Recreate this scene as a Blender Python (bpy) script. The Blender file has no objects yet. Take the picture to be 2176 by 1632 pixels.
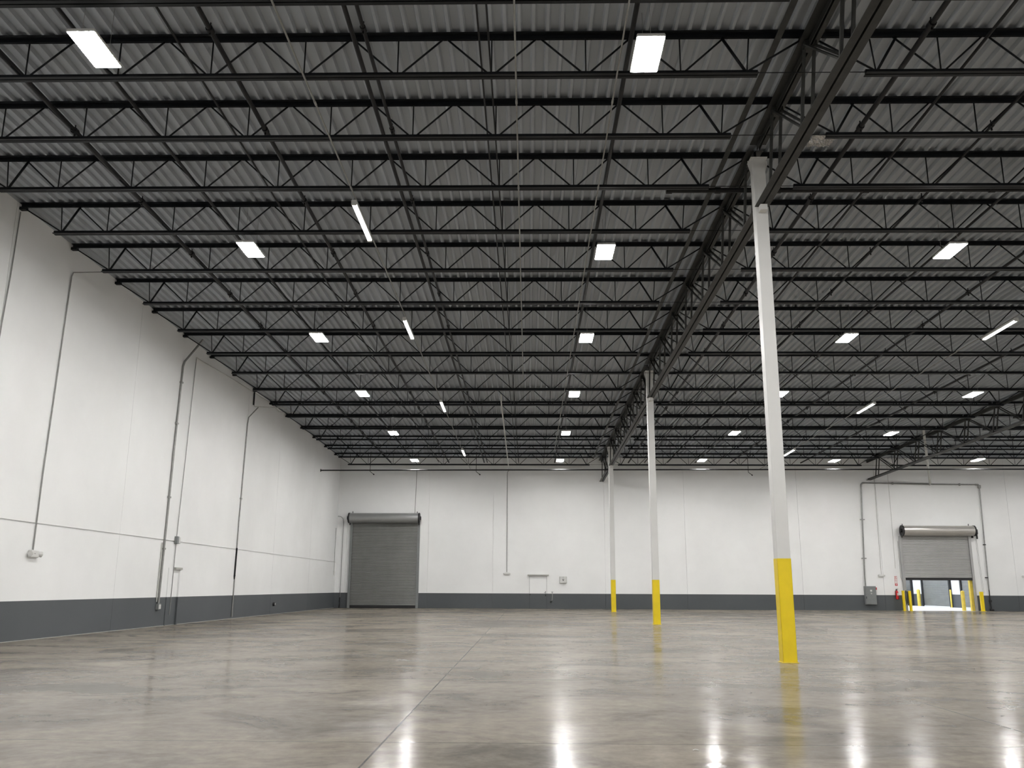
import bpy, bmesh, math, random
from mathutils import Vector, Matrix

S = bpy.context.scene
COL = S.collection
random.seed(7)
PI = math.pi

# ------------------------------------------------------------------ camera
cam_d = bpy.data.cameras.new('camera')
cam_d.sensor_fit = 'HORIZONTAL'; cam_d.sensor_width = 36.0
cam_d.lens = 1879.35 / 2176 * 36.0
cam_d.clip_start = 0.05; cam_d.clip_end = 300
cam = bpy.data.objects.new('camera', cam_d); COL.objects.link(cam)
right = Vector((0.999823, 0.018313, 0.004288))
fwd = Vector((-0.018808, 0.974389, 0.224081))
up = Vector((-0.000075, -0.224122, 0.974561))
m3 = Matrix((right, up, -fwd)).transposed()
cam.matrix_world = Matrix.Translation((0, 0, 1.3219)) @ m3.to_4x4()
S.camera = cam

# ------------------------------------------------------------------ world, exposure
S.view_settings.view_transform = 'Standard'
S.view_settings.look = 'None'
S.view_settings.gamma = 1.0
S.view_settings.use_curve_mapping = False
S.view_settings.exposure = 0.0
w = bpy.data.worlds.new('world'); S.world = w; w.use_nodes = True
w.node_tree.nodes['Background'].inputs[0].default_value = (0.6, 0.7, 0.9, 1)
w.node_tree.nodes['Background'].inputs[1].default_value = 0.05
LAMP = 262.0          # radiance of the high bay lenses
STRIP = 9.0           # radiance of the strip lights

# ------------------------------------------------------------------ dimensions
D, L, XR, YF = 57.86, 12.426, 39.3, -16.0
GX, G2X = 4.765, 21.9
def zt(y): return 10.1594 - 0.0207 * (y - 30)      # centre of the joists' top chord
JY = [11.5, 13.44, 15.48, 17.60, 19.90, 22.41, 25.04, 27.72, 30.42, 33.18, 35.89,
      38.73, 41.33, 44.22, 47.26, 50.06, 53.04, 55.93]

# ------------------------------------------------------------------ materials
def mat(name, col, rough=0.6, metal=0.0, var=0.08, scale=3.0, bump=0.0, spec=0.5, emit=None, stretch=(1, 1, 1)):
    m = bpy.data.materials.new(name); m.use_nodes = True
    n = m.node_tree.nodes; l = m.node_tree.links; b = n['Principled BSDF']
    b.inputs['Roughness'].default_value = rough
    b.inputs['Metallic'].default_value = metal
    b.inputs['Specular IOR Level'].default_value = spec
    tc = n.new('ShaderNodeTexCoord'); mp = n.new('ShaderNodeMapping'); mp.inputs['Scale'].default_value = stretch
    no = n.new('ShaderNodeTexNoise'); no.inputs['Scale'].default_value = scale; no.inputs['Detail'].default_value = 5
    l.new(tc.outputs['Object'], mp.inputs[0]); l.new(mp.outputs[0], no.inputs['Vector'])
    cr = n.new('ShaderNodeValToRGB')
    cr.color_ramp.elements[0].position = 0.3; cr.color_ramp.elements[1].position = 0.7
    cr.color_ramp.elements[0].color = tuple(max(0, c * (1 - var)) for c in col) + (1,)
    cr.color_ramp.elements[1].color = tuple(min(1, c * (1 + var)) for c in col) + (1,)
    l.new(no.outputs[0], cr.inputs[0]); l.new(cr.outputs[0], b.inputs['Base Color'])
    if bump:
        bp = n.new('ShaderNodeBump'); bp.inputs['Strength'].default_value = bump; bp.inputs['Distance'].default_value = 0.02
        l.new(no.outputs[0], bp.inputs['Height']); l.new(bp.outputs[0], b.inputs['Normal'])
    if emit:
        b.inputs['Emission Color'].default_value = emit[0] + (1,); b.inputs['Emission Strength'].default_value = emit[1]
    return m

STEEL = mat('joist_steel', (0.0060, 0.0074, 0.0095), 0.5, 0.0, 0.25, 6, spec=0.22)
GIRD = mat('girder_steel', (0.028, 0.029, 0.027), 0.5, 0.0, 0.3, 5, spec=.35)
DECK = mat('deck_paint', (0.385, 0.415, 0.450), 0.62, 0.0, 0.10, 1.2, spec=0.35, stretch=(1, 0.15, 1))
BLACKPIPE = mat('black_pipe', (0.007, 0.007, 0.008), 0.5, 0, 0.2, 8, spec=0.3)
GALV = mat('galvanised', (0.30, 0.30, 0.29), 0.38, 0.6, 0.12, 9)
WPIPE = mat('pale_conduit', (0.50, 0.50, 0.475), 0.45, 0.1, 0.10, 9)
GRAY = mat('grey_enamel', (0.19, 0.20, 0.20), 0.45, 0, 0.04, 5)
SLAT = mat('shutter_grey', (0.20, 0.203, 0.197), 0.45, 0.2, 0.06, 2)
SLATB = mat('shutter_light_grey', (0.40, 0.40, 0.395), 0.42, 0.2, 0.05, 2)
HOODA = mat('hood_grey', (0.30, 0.305, 0.30), 0.33, 0.4, 0.04, 2)
HOODB = mat('hood_silver', (0.50, 0.48, 0.45), 0.30, 0.5, 0.04, 2)
BLACK = mat('black_rubber', (0.012, 0.012, 0.013), 0.6, 0, 0.2, 5)
WHITE = mat('white_paint', (0.78, 0.78, 0.76), 0.5, 0, 0.02, 3)
COLW = mat('column_white', (0.66, 0.66, 0.645), 0.42, 0, 0.03, 2)
YEL = mat('safety_yellow', (0.80, 0.60, 0.006), 0.4, 0, 0.05, 4)
YELF = mat('worn_yellow', (0.72, 0.55, 0.08), 0.5, 0, 0.12, 4)
RED = mat('extinguisher_red', (0.55, 0.012, 0.015), 0.3, 0, 0.05, 4)
DROPPIPE = mat('drop_pipe', (0.40, 0.40, 0.37), 0.4, 0.1, 0.10, 4)
DULLPIPE = mat('dull_conduit', (0.25, 0.25, 0.235), 0.5, 0.2, 0.12, 9)
PLAST = mat('white_plastic', (0.62, 0.62, 0.60), 0.4, 0, 0.03, 5)
DOORW = mat('door_trim_grey', (0.40, 0.40, 0.37), 0.45, 0, 0.05, 5)
FOIL = mat('silver_foil', (0.6, 0.6, 0.6), 0.25, 0.9, 0.1, 6, bump=0.8)
LENS = mat('led_lens', (0.9, 0.9, 0.9), 0.4, 0, 0, 3, emit=((1.0, 0.985, 0.965), LAMP))
TUBE = mat('led_tube', (0.9, 0.9, 0.9), 0.4, 0, 0, 3, emit=((1.0, 0.985, 0.97), STRIP))
FARLENS = mat('dock_led_lens', (0.9, 0.9, 0.9), 0.4, 0, 0, 3, emit=((0.86, 0.91, 1.0), 215.0))

def wall_mat():
    m = bpy.data.materials.new('two_tone_wall_paint'); m.use_nodes = True
    n = m.node_tree.nodes; l = m.node_tree.links; b = n['Principled BSDF']
    b.inputs['Roughness'].default_value = 0.55; b.inputs['Specular IOR Level'].default_value = 0.35
    g = n.new('ShaderNodeNewGeometry'); sp = n.new('ShaderNodeSeparateXYZ'); l.new(g.outputs['Position'], sp.inputs[0])
    no = n.new('ShaderNodeTexNoise'); no.inputs['Scale'].default_value = 0.35; no.inputs['Detail'].default_value = 6
    no.inputs['Roughness'].default_value = 0.6
    l.new(g.outputs['Position'], no.inputs['Vector'])
    def ramp(a, c):
        r = n.new('ShaderNodeValToRGB'); r.color_ramp.elements[0].position = .3; r.color_ramp.elements[1].position = .7
        r.color_ramp.elements[0].color = a + (1,); r.color_ramp.elements[1].color = c + (1,); l.new(no.outputs[0], r.inputs[0]); return r
    wh = ramp((0.785, 0.79, 0.785), (0.85, 0.855, 0.85)); gr = ramp((0.074, 0.082, 0.088), (0.088, 0.096, 0.102))
    st = n.new('ShaderNodeMath'); st.operation = 'GREATER_THAN'; st.inputs[1].default_value = 0.945; l.new(sp.outputs[2], st.inputs[0])
    mx = n.new('ShaderNodeMix'); mx.data_type = 'RGBA'
    l.new(st.outputs[0], mx.inputs[0]); l.new(gr.outputs[0], mx.inputs[6]); l.new(wh.outputs[0], mx.inputs[7]); l.new(mx.outputs[2], b.inputs['Base Color'])
    n2 = n.new('ShaderNodeTexNoise'); n2.inputs['Scale'].default_value = 25; l.new(g.outputs['Position'], n2.inputs['Vector'])
    bp = n.new('ShaderNodeBump'); bp.inputs['Strength'].default_value = .08; bp.inputs['Distance'].default_value = .01
    l.new(n2.outputs[0], bp.inputs['Height']); l.new(bp.outputs[0], b.inputs['Normal'])
    return m
WALL = wall_mat()

def floor_mat():
    m = bpy.data.materials.new('polished_concrete'); m.use_nodes = True
    n = m.node_tree.nodes; l = m.node_tree.links; b = n['Principled BSDF']
    g = n.new('ShaderNodeNewGeometry'); sp = n.new('ShaderNodeSeparateXYZ'); l.new(g.outputs['Position'], sp.inputs[0])
    def noise(sc, det, ro, stretch=(1, 1, 1), dist=0.0):
        mp = n.new('ShaderNodeMapping'); mp.inputs['Scale'].default_value = stretch; l.new(g.outputs['Position'], mp.inputs[0])
        t = n.new('ShaderNodeTexNoise'); t.inputs['Scale'].default_value = sc; t.inputs['Detail'].default_value = det
        t.inputs['Roughness'].default_value = ro; t.inputs['Distortion'].default_value = dist; l.new(mp.outputs[0], t.inputs['Vector']); return t
    def ramp(src, stops):
        r = n.new('ShaderNodeValToRGB'); e = r.color_ramp.elements
        e[0].position, e[0].color = stops[0][0], stops[0][1] + (1,)
        e[1].position, e[1].color = stops[-1][0], stops[-1][1] + (1,)
        for p, c in stops[1:-1]:
            q = e.new(p); q.color = c + (1,)
        l.new(src, r.inputs[0]); return r
    def mul(a, c, f=1.0):
        x = n.new('ShaderNodeMix'); x.data_type = 'RGBA'; x.blend_type = 'MULTIPLY'; x.inputs[0].default_value = f
        l.new(a, x.inputs[6]); l.new(c, x.inputs[7]); return x.outputs[2]
    base = ramp(noise(0.16, 6, .62, (1, 1, 1), .4).outputs[0], [(.34, (.180, .160, .135)), (.5, (.255, .227, .190)), (.64, (.310, .276, .231))])
    mid = ramp(noise(0.75, 8, .68, (.8, 1, 1), .8).outputs[0], [(.34, (.52, .53, .545)), (.50, (.90, .90, .90)), (.66, (1.06, 1.05, 1.03))])
    fine = ramp(noise(6, 6, .7).outputs[0], [(.32, (.80, .80, .80)), (.62, (1.05, 1.05, 1.05))])
    c = mul(mul(base.outputs[0], mid.outputs[0], 1.0), fine.outputs[0], 1.0)
    # saw-cut joints
    def line(axis, pos, wd):
        s = n.new('ShaderNodeMath'); s.operation = 'SUBTRACT'; s.inputs[1].default_value = pos; l.new(sp.outputs[axis], s.inputs[0])
        a = n.new('ShaderNodeMath'); a.operation = 'ABSOLUTE'; l.new(s.outputs[0], a.inputs[0])
        t = n.new('ShaderNodeMath'); t.operation = 'LESS_THAN'; t.inputs[1].default_value = wd; l.new(a.outputs[0], t.inputs[0]); return t.outputs[0]
    acc = None
    for ax, pos, wd in [(0, -1.27, .009), (0, -6.6, .010), (0, 4.70, .008), (0, 13.3, .007), (0, 21.9, .007), (1, 16.85, .022), (1, 13.66, .016), (1, 25.5, .03), (1, 34.1, .02), (1, 42.6, .02), (1, 8.2, .007)]:
        t = line(ax, pos, wd)
        if acc is None: acc = t
        else:
            mx = n.new('ShaderNodeMath'); mx.operation = 'MAXIMUM'; l.new(acc, mx.inputs[0]); l.new(t, mx.inputs[1]); acc = mx.outputs[0]
    jm = n.new('ShaderNodeMix'); jm.data_type = 'RGBA'; l.new(acc, jm.inputs[0]); l.new(c, jm.inputs[6]); jm.inputs[7].default_value = (.06, .055, .05, 1)
    l.new(jm.outputs[2], b.inputs['Base Color'])
    rn = noise(0.9, 5, .6)
    rr = n.new('ShaderNodeMapRange'); rr.inputs[1].default_value = .3; rr.inputs[2].default_value = .7; rr.inputs[3].default_value = .10; rr.inputs[4].default_value = .20
    l.new(rn.outputs[0], rr.inputs[0])
    wv = noise(3.6, 4, .58)
    bp = n.new('ShaderNodeBump'); bp.inputs['Strength'].default_value = .5; bp.inputs['Distance'].default_value = .006
    l.new(wv.outputs[0], bp.inputs['Height'])
    # sealed concrete: diffuse slab under a thin, only partly reflecting sealer
    n.remove(b)
    df = n.new('ShaderNodeBsdfDiffuse'); gl = n.new('ShaderNodeBsdfGlossy'); mxs = n.new('ShaderNodeMixShader')
    gl.inputs['Color'].default_value = (.97, .97, .97, 1)
    l.new(jm.outputs[2], df.inputs['Color']); l.new(rr.outputs[0], gl.inputs['Roughness'])
    l.new(bp.outputs[0], gl.inputs['Normal']); l.new(bp.outputs[0], df.inputs['Normal'])
    fr = n.new('ShaderNodeFresnel'); fr.inputs['IOR'].default_value = 1.42
    mr = n.new('ShaderNodeMapRange'); mr.inputs[1].default_value = .03; mr.inputs[2].default_value = .60; mr.inputs[3].default_value = .025; mr.inputs[4].default_value = .34
    l.new(fr.outputs[0], mr.inputs[0]); l.new(mr.outputs[0], mxs.inputs[0]); l.new(df.outputs[0], mxs.inputs[1]); l.new(gl.outputs[0], mxs.inputs[2])
    l.new(mxs.outputs[0], n['Material Output'].inputs[0])
    return m
FLOOR = floor_mat()
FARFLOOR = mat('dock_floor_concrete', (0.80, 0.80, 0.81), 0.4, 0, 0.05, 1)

# ------------------------------------------------------------------ mesh helpers
class MB:
    def __init__(s, o=(0, 0, 0)): s.v = []; s.f = []; s.o = Vector(o); s.sm = False
    def add(s, vs, fs):
        k = len(s.v); s.v += [Vector(v) - s.o for v in vs]; s.f += [tuple(i + k for i in f) for f in fs]
    def box(s, a, b):
        (x0, y0, z0), (x1, y1, z1) = a, b
        s.add([(x0, y0, z0), (x1, y0, z0), (x1, y1, z0), (x0, y1, z0), (x0, y0, z1), (x1, y0, z1), (x1, y1, z1), (x0, y1, z1)],
              [(0, 3, 2, 1), (4, 5, 6, 7), (0, 1, 5, 4), (1, 2, 6, 5), (2, 3, 7, 6), (3, 0, 4, 7)]); return s
    def bevbox(s, a, b, r=0.02):
        bm = bmesh.new(); bmesh.ops.create_cube(bm, size=1)
        a = Vector(a); b = Vector(b); d = b - a
        for v in bm.verts: v.co = Vector((v.co.x * d.x, v.co.y * d.y, v.co.z * d.z)) + (a + b) / 2
        bmesh.ops.bevel(bm, geom=bm.edges[:], offset=r, segments=2, affect='EDGES', profile=.5)
        bm.verts.index_update()
        s.add([v.co.copy() for v in bm.verts], [tuple(v.index for v in f.verts) for f in bm.faces]); bm.free(); return s
    def bar(s, p, q, wd, ht, ref=(0, 0, 1)):
        p = Vector(p); q = Vector(q); d = (q - p).normalized(); r = Vector(ref)
        if abs(d.dot(r)) > .98: r = Vector((0, 1, 0))
        a = d.cross(r).normalized() * wd / 2; c = a.cross(d).normalized() * ht / 2
        vs = [p - a - c, p + a - c, p + a + c, p - a + c, q - a - c, q + a - c, q + a + c, q - a + c]
        s.add(vs, [(0, 3, 2, 1), (4, 5, 6, 7), (0, 1, 5, 4), (1, 2, 6, 5), (2, 3, 7, 6), (3, 0, 4, 7)]); return s
    def tube(s, pts, r, n=8, cap=True):
        pts = [Vector(p) for p in pts]; rings = []
        rs = r if isinstance(r, (list, tuple)) else [r] * len(pts)
        prev = None
        for i, p in enumerate(pts):
            if i == 0: d = pts[1] - p
            elif i == len(pts) - 1: d = p - pts[i - 1]
            else: d = (pts[i + 1] - p).normalized() + (p - pts[i - 1]).normalized()
            d.normalize()
            if prev is None:
                ref = Vector((0, 0, 1)) if abs(d.z) < .9 else Vector((1, 0, 0))
                a = d.cross(ref).normalized()
            else: a = (prev - d * prev.dot(d)).normalized()
            prev = a; c = d.cross(a).normalized()
            rings.append([p + (a * math.cos(2 * PI * k / n) + c * math.sin(2 * PI * k / n)) * rs[i] for k in range(n)])
        k0 = 0; vs = [v for rg in rings for v in rg]; fs = []
        for i in range(len(pts) - 1):
            for k in range(n):
                k2 = (k + 1) % n; fs.append((i * n + k, i * n + k2, (i + 1) * n + k2, (i + 1) * n + k))
        if cap: fs.append(tuple(range(n - 1, -1, -1))); fs.append(tuple((len(pts) - 1) * n + k for k in range(n)))
        s.add(vs, fs); s.sm = True; return s
    def mesh(s, name, m):
        me = bpy.data.meshes.new(name); me.from_pydata([tuple(v) for v in s.v], [], s.f); me.update()
        me.materials.append(m)
        bm = bmesh.new(); bm.from_mesh(me); bmesh.ops.recalc_face_normals(bm, faces=bm.faces[:])
        if s.sm:
            for f in bm.faces: f.smooth = len(f.verts) == 4
            for e in bm.edges:
                if len(e.link_faces) == 2 and e.calc_face_angle(0) > .9: e.smooth = False
        bm.to_mesh(me); bm.free(); return me
    def build(s, name, m, parent=None, loc=None):
        o = bpy.data.objects.new(name, s.mesh(name, m)); COL.objects.link(o)
        if parent: o.parent = parent
        elif loc is not None: o.location = loc
        else: o.location = s.o
        return o

def link(me, name, parent, loc=(0, 0, 0)):
    o = bpy.data.objects.new(name, me); COL.objects.link(o); o.parent = parent; o.location = loc; return o
def tag(o, label, cat, group=None, kind=None):
    o['label'] = label
    if cat: o['category'] = cat
    if group: o['group'] = group
    if kind: o['kind'] = kind
    return o
def thing(name, label, cat, loc=(0, 0, 0), group=None, kind=None):
    o = bpy.data.objects.new(name, None); o.empty_display_size = .2; COL.objects.link(o); o.location = loc
    return tag(o, label, cat, group, kind)
def copy_tree(root, loc):
    r = root.copy(); COL.objects.link(r); r.location = loc
    for ch in list(root.children):
        c = ch.copy(); COL.objects.link(c); c.parent = r
        for g in list(ch.children):
            d = g.copy(); COL.objects.link(d); d.parent = c
    return r
ORD = ['first', 'second', 'third', 'fourth', 'fifth', 'sixth', 'seventh', 'eighth', 'ninth', 'tenth', 'eleventh', 'twelfth',
       'thirteenth', 'fourteenth', 'fifteenth', 'sixteenth', 'seventeenth', 'eighteenth']

# ================================================================== SETTING
b = MB(); b.box((-L - .2, YF - .2, -.2), (XR + .2, D + .0, 0)); o = b.build('floor', FLOOR)
tag(o, 'polished grey-brown concrete floor with saw-cut joints', 'floor', kind='structure')

# corrugated roof deck, ribs run front to back, slopes down to the back wall
def deck():
    p = .241; prof = [(0, 0), (.050, 0), (.078, .075), (.213, .075)]
    x = -L - .05; pts = []
    while x < XR + .1:
        pts += [(x + a, z) for a, z in prof]; x += p
    vs = []; fs = []
    ys = [YF - .1, D + .1]
    for y in ys:
        vs += [(px, y, zt(y) + .045 + pz) for px, pz in pts]
    k = len(pts)
    for i in range(k - 1): fs.append((i, i + 1, k + i + 1, k + i))
    n = len(vs)
    vs += [(pts[0][0], y, zt(y) + .2) for y in ys] + [(pts[-1][0], y, zt(y) + .2) for y in ys]
    fs.append((n, n + 2, n + 3, n + 1))
    b = MB(); b.add(vs, fs); return b
o = deck().build('ceiling', DECK); tag(o, 'corrugated grey steel roof deck', 'ceiling', kind='structure')

# walls: concrete panels with real gaps between them
def panel_wall(name, cuts_u, cuts_z, frame, thick, hole=None, gap=.013, gz=.040):
    """frame(u, z, d) -> world point; d goes into the wall"""
    b = MB()
    def bx(u0, u1, z0, z1, d0, d1):
        P = [frame(u, z, d) for d in (d0, d1) for (u, z) in ((u0, z0), (u1, z0), (u1, z1), (u0, z1))]
        b.add(P, [(0, 1, 2, 3), (7, 6, 5, 4), (0, 4, 5, 1), (1, 5, 6, 2), (2, 6, 7, 3), (3, 7, 4, 0)])
    for i in range(len(cuts_u) - 1):
        u0, u1 = cuts_u[i] + gap / 2, cuts_u[i + 1] - gap / 2
        zc = cuts_z(i)
        for j in range(len(zc) - 1):
            z0 = zc[j] + (gz / 2 if j else 0); z1 = zc[j + 1] - gz / 2
            if hole and u0 < hole[1] and u1 > hole[0] and z0 < hole[3]:
                h0, h1, _, hz = hole
                if h0 > u0: bx(u0, h0, z0, z1, 0, .05)
                if h1 < u1: bx(h1, u1, z0, z1, 0, .05)
                bx(max(u0, h0), min(u1, h1), hz, z1, 0, .05)
            else: bx(u0, u1, z0, z1, 0, .05)
    U0, U1 = cuts_u[0], cuts_u[-1]; Z1 = 11.4
    if hole:
        h0, h1, _, hz = hole
        bx(U0, h0, 0, Z1, .0501, thick); bx(h1, U1, 0, Z1, .0501, thick); bx(h0, h1, hz, Z1, .0501, thick)
    else: bx(U0, U1, 0, Z1, .0501, thick)
    return b
b = panel_wall('wall_left', [YF, -6.2, 2.4, 11.0, 19.75, 27.0, 38.3, 43.6, 50.9, D], lambda i: [0, 2.84, 11.4], lambda u, z, d: (-L - d, u, z), .25)
tag(b.build('wall_left', WALL), 'long white concrete panel wall with dark grey lower band, on the left', 'wall', kind='structure')
H2 = (23.74, 28.12, 0, 4.66)
b = panel_wall('wall_back', [-L - .25, -6.48, -2.29, 4.9, 10.08, 17.4, 22.5, 30.85, 35.6, XR], lambda i: [0, 11.4], lambda u, z, d: (u, D + d, z), .25, hole=H2)
tag(b.build('wall_back', WALL), 'white concrete back wall with dark grey lower band', 'wall', kind='structure')
b = MB(); b.box((XR, YF, 0), (XR + .25, D, 11.4)); tag(b.build('wall_right', WALL), 'white far right wall of the warehouse', 'wall', kind='structure')
b = MB(); b.box((-L, YF - .25, 0), (XR, YF, 11.4)); tag(b.build('wall_front', WALL), 'white wall behind the viewer', 'wall', kind='structure')

# ================================================================== LIGHTS
def make_high_bay():
    t = thing('high_bay_light', '', 'light')
    w2, l2 = .215, .47
    b = MB()
    b.bevbox((-w2, -l2, .03), (w2, l2, .075), .01)
    for sx in (-1, 1): b.box((sx * w2 - .006, -l2, .018), (sx * w2 + .006, l2, .05))
    for sy in (-1, 1): b.box((-w2, sy * l2 - .006, .018), (w2, sy * l2 + .006, .05))
    hs = b.build('housing', PLAST, t)
    b = MB(); b.bevbox((-.07, -.2, .075), (.07, .2, .13), .01); b.build('driver_box', GRAY, hs)
    for sx in (-1, 1):
        b = MB(); b.bevbox((sx * .104 - .096, -.455, .006), (sx * .104 + .096, .455, .0295), .005); b.build('lens', LENS, hs)
    for sy in (-1, 1):
        b = MB(); b.tube([(0, sy * .42, .075), (0, sy * .42, 1.10)], .004, 5); b.build('hanging_wire', GALV, t)
    return t
HB = make_high_bay(); first = [True]
def place_hb(x, y, label, group):
    z = zt(y) - .98
    if first[0]: r = HB; first[0] = False; r.location = (x, y, z)
    else: r = copy_tree(HB, (x, y, z))
    r.rotation_euler = (-math.atan(.0207), 0, 0)
    tag(r, label, 'light', group)
rows = [(-6.85, 'leftmost row of lights', [12.31, 20.37, 27.71, 35.54, 44.09, 52.69]),
        (1.88, 'row just left of the columns', [12.53, 20.58, 27.79, 35.61, 44.04, 52.60]),
        (10.32, 'first row right of the columns', [20.58, 27.82, 35.60, 43.99, 52.51]),
        (18.16, 'second row right of the columns', [35.67, 44.07, 52.60]),
        (26.41, 'far right row beyond the second girder', [52.17])]
for x, rn, ys in rows:
    for i, y in enumerate(ys):
        which = ('nearest' if i == 0 else 'farthest' if i == len(ys) - 1 else ORD[i] + ' from front') if len(ys) > 1 else 'only one visible'
        place_hb(x, y, 'lit LED high bay, %s, %s' % (rn, which), 'LED high bay lights under the joists')
# the same grid carries on overhead, behind and beside the viewer
for x, y in [(10.35, 12.4), (18.16, 20.5), (18.16, 27.8), (26.41, 27.8), (26.41, 35.6), (26.41, 44.05), (34.6, 35.6), (34.6, 52.4), (34.6, 44.05)]:
    place_hb(x, y, 'LED high bay right of the view, %.0f m right and %.0f m ahead' % (x, y), 'LED high bays beyond the right of the view')
for y in (4.4, -3.6, -11.6):
    for x in (-6.85, 1.88, 10.35, 18.16, 26.41):
        place_hb(x, y, 'LED high bay %s the viewer, outside the picture, %s row from left' % ({4.4: 'above', -3.6: 'behind', -11.6: 'far behind'}[y], ORD[[-6.85, 1.88, 10.35, 18.16, 26.41].index(x)]), 'LED high bays behind the viewer')

def make_strip():
    t = thing('strip_light', '', 'light')
    b = MB(); b.bevbox((-.055, -1.0, .02), (.055, 1.0, .085), .01); hs = b.build('housing', PLAST, t)
    b = MB(); b.bevbox((-.05, -.97, -.02), (.05, .97, .02), .015); b.build('lens', TUBE, hs)
    for sy in (-1, 1):
        b = MB(); b.bevbox((-.057, sy * 1.0 - .03, -.025), (.057, sy * 1.0 + .03, .087), .008); b.build('end_cap', PLAST, hs)
    for sy in (-.7, .7):
        b = MB(); b.tube([(0, sy, .08), (0, sy, .135)], .006, 5); b.build('hanger', GALV, t)
    return t
ST = make_strip()
strips = [(-3.82, 18.9, 'in the left bay, nearest of the four along its centre'), (-3.82, 26.95, 'in the left bay, second of the four along its centre'),
          (-3.78, 38.15, 'in the left bay, third of the four along its centre'), (-3.73, 50.15, 'in the left bay, smallest and nearest the back wall'),
          (14.86, 27.1, 'in the middle bay, longest and nearest the right edge'), (14.84, 38.45, 'in the middle bay, between the near one and the column'),
          (14.77, 49.98, 'in the middle bay, farthest, showing just right of the big column')]
for i, (x, y, lb) in enumerate(strips):
    z = zt(y) - .93
    r = ST if i == 0 else copy_tree(ST, (x, y, z)); r.location = (x, y, z); r.rotation_euler = (-math.atan(.0207), 0, 0)
    tag(r, 'slim lit LED strip ' + lb, 'light', 'LED strip lights on the bay conduits')

# ================================================================== JOISTS
def angle_pair(x0, x1, z, down, parent, name, leg=.078):
    """double-angle chord running along X; horizontal legs at the top (down=False: legs at the bottom)"""
    b = MB()
    for s in (-1, 1):
        y0 = s * .012; y1 = s * (.012 + leg)
        zh = z + .037 if down else z - .037
        b.box((x0, min(y0, y1), zh - .006), (x1, max(y0, y1), zh + .006))
        zv0, zv1 = (z - .042, z + .037) if down else (z - .037, z + .042)
        b.box((x0, min(y0, y0 + s * .009), zv0), (x1, max(y0, y0 + s * .009), zv1))
    return b.build(name, STEEL, parent)
def make_joist(xa, xb, inner_left, inner_right):
    """thing at its left end; local z=0 is the centre of the top chord"""
    t = thing('roof_joist', '', 'joist')
    c = (xa + xb) / 2; H = .70; half = (xb - xa) / 2
    o = Vector((xa, 0, 0))
    def X(x): return x - xa
    angle_pair(0.03, xb - xa - .03, 0, True, t, 'top_chord', .098)
    nb = [c + 1.6 * k for k in range(-4, 5)]                      # bottom nodes
    e0, e1 = c - half + 1.08, c + half - 1.08                     # end bottom nodes
    angle_pair(X(e0) - .18, X(e1) + .18, -H, False, t, 'bottom_chord', .07)
    def web(p, q, r=.017):
        m = MB(); m.tube([(X(p[0]), 0, p[1]), (X(q[0]), 0, q[1])], r, 6); m.build('web_rod', STEEL, t)
    for k, x in enumerate(nb):
        web((x - .06, -H + .02), (x - .76, -.03)); web((x + .06, -H + .02), (x + .76, -.03)); web((x, -H + .02), (x, -.03), .013)
    for e, s in ((e0, 1), (e1, -1)):
        web((e, -H + .02), (e - s * 1.0, -.05), .018)             # long end diagonal to the seat
        web((e + s * .02, -H + .02), (e + s * .40, -.03), .026)
        web((e, -H + .02), (e - s * .06, -.03), .013)
    # bearing seats
    for x in (xa, xb):
        s = 1 if x == xa else -1
        m = MB(); m.box((min(X(x), X(x) + s * .16), -.06, -.11), (max(X(x), X(x) + s * .16), .06, -.04)); m.build('bearing_seat', STEEL, t)
    if inner_right:
        m = MB(); m.tube([(X(e1) + .1, 0, -H - .0), (xb - xa, 0, -H)], .008, 5); m.build('extension_rod', STEEL, t)
    if inner_left:
        m = MB(); m.tube([(0, 0, -H), (X(e0) - .1, 0, -H)], .008, 5); m.build('extension_rod', STEEL, t)
    return t
bays = [(-L, GX, 'left bay', 0, 17, False, True), (GX, G2X, 'middle bay', 0, 17, True, True), (G2X, XR, 'far right bay', 11, 17, True, False)]
for xa, xb, bn, i0, i1, il, ir in bays:
    J = make_joist(xa, xb, il, ir)
    n = i1 - i0 + 1
    for i in range(i0, i1 + 1):
        y = JY[i]; k = i - i0
        r = J if k == 0 else copy_tree(J, (0, 0, 0))
        r.location = (xa, y, zt(y))
        wh = 'nearest' if k == 0 else ('last, by the back wall' if k == n - 1 else '%s from front' % ORD[k])
        tag(r, 'dark open-web joist across the %s, %s' % (bn, wh), 'joist', 'open-web joists across the %s' % bn)

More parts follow.
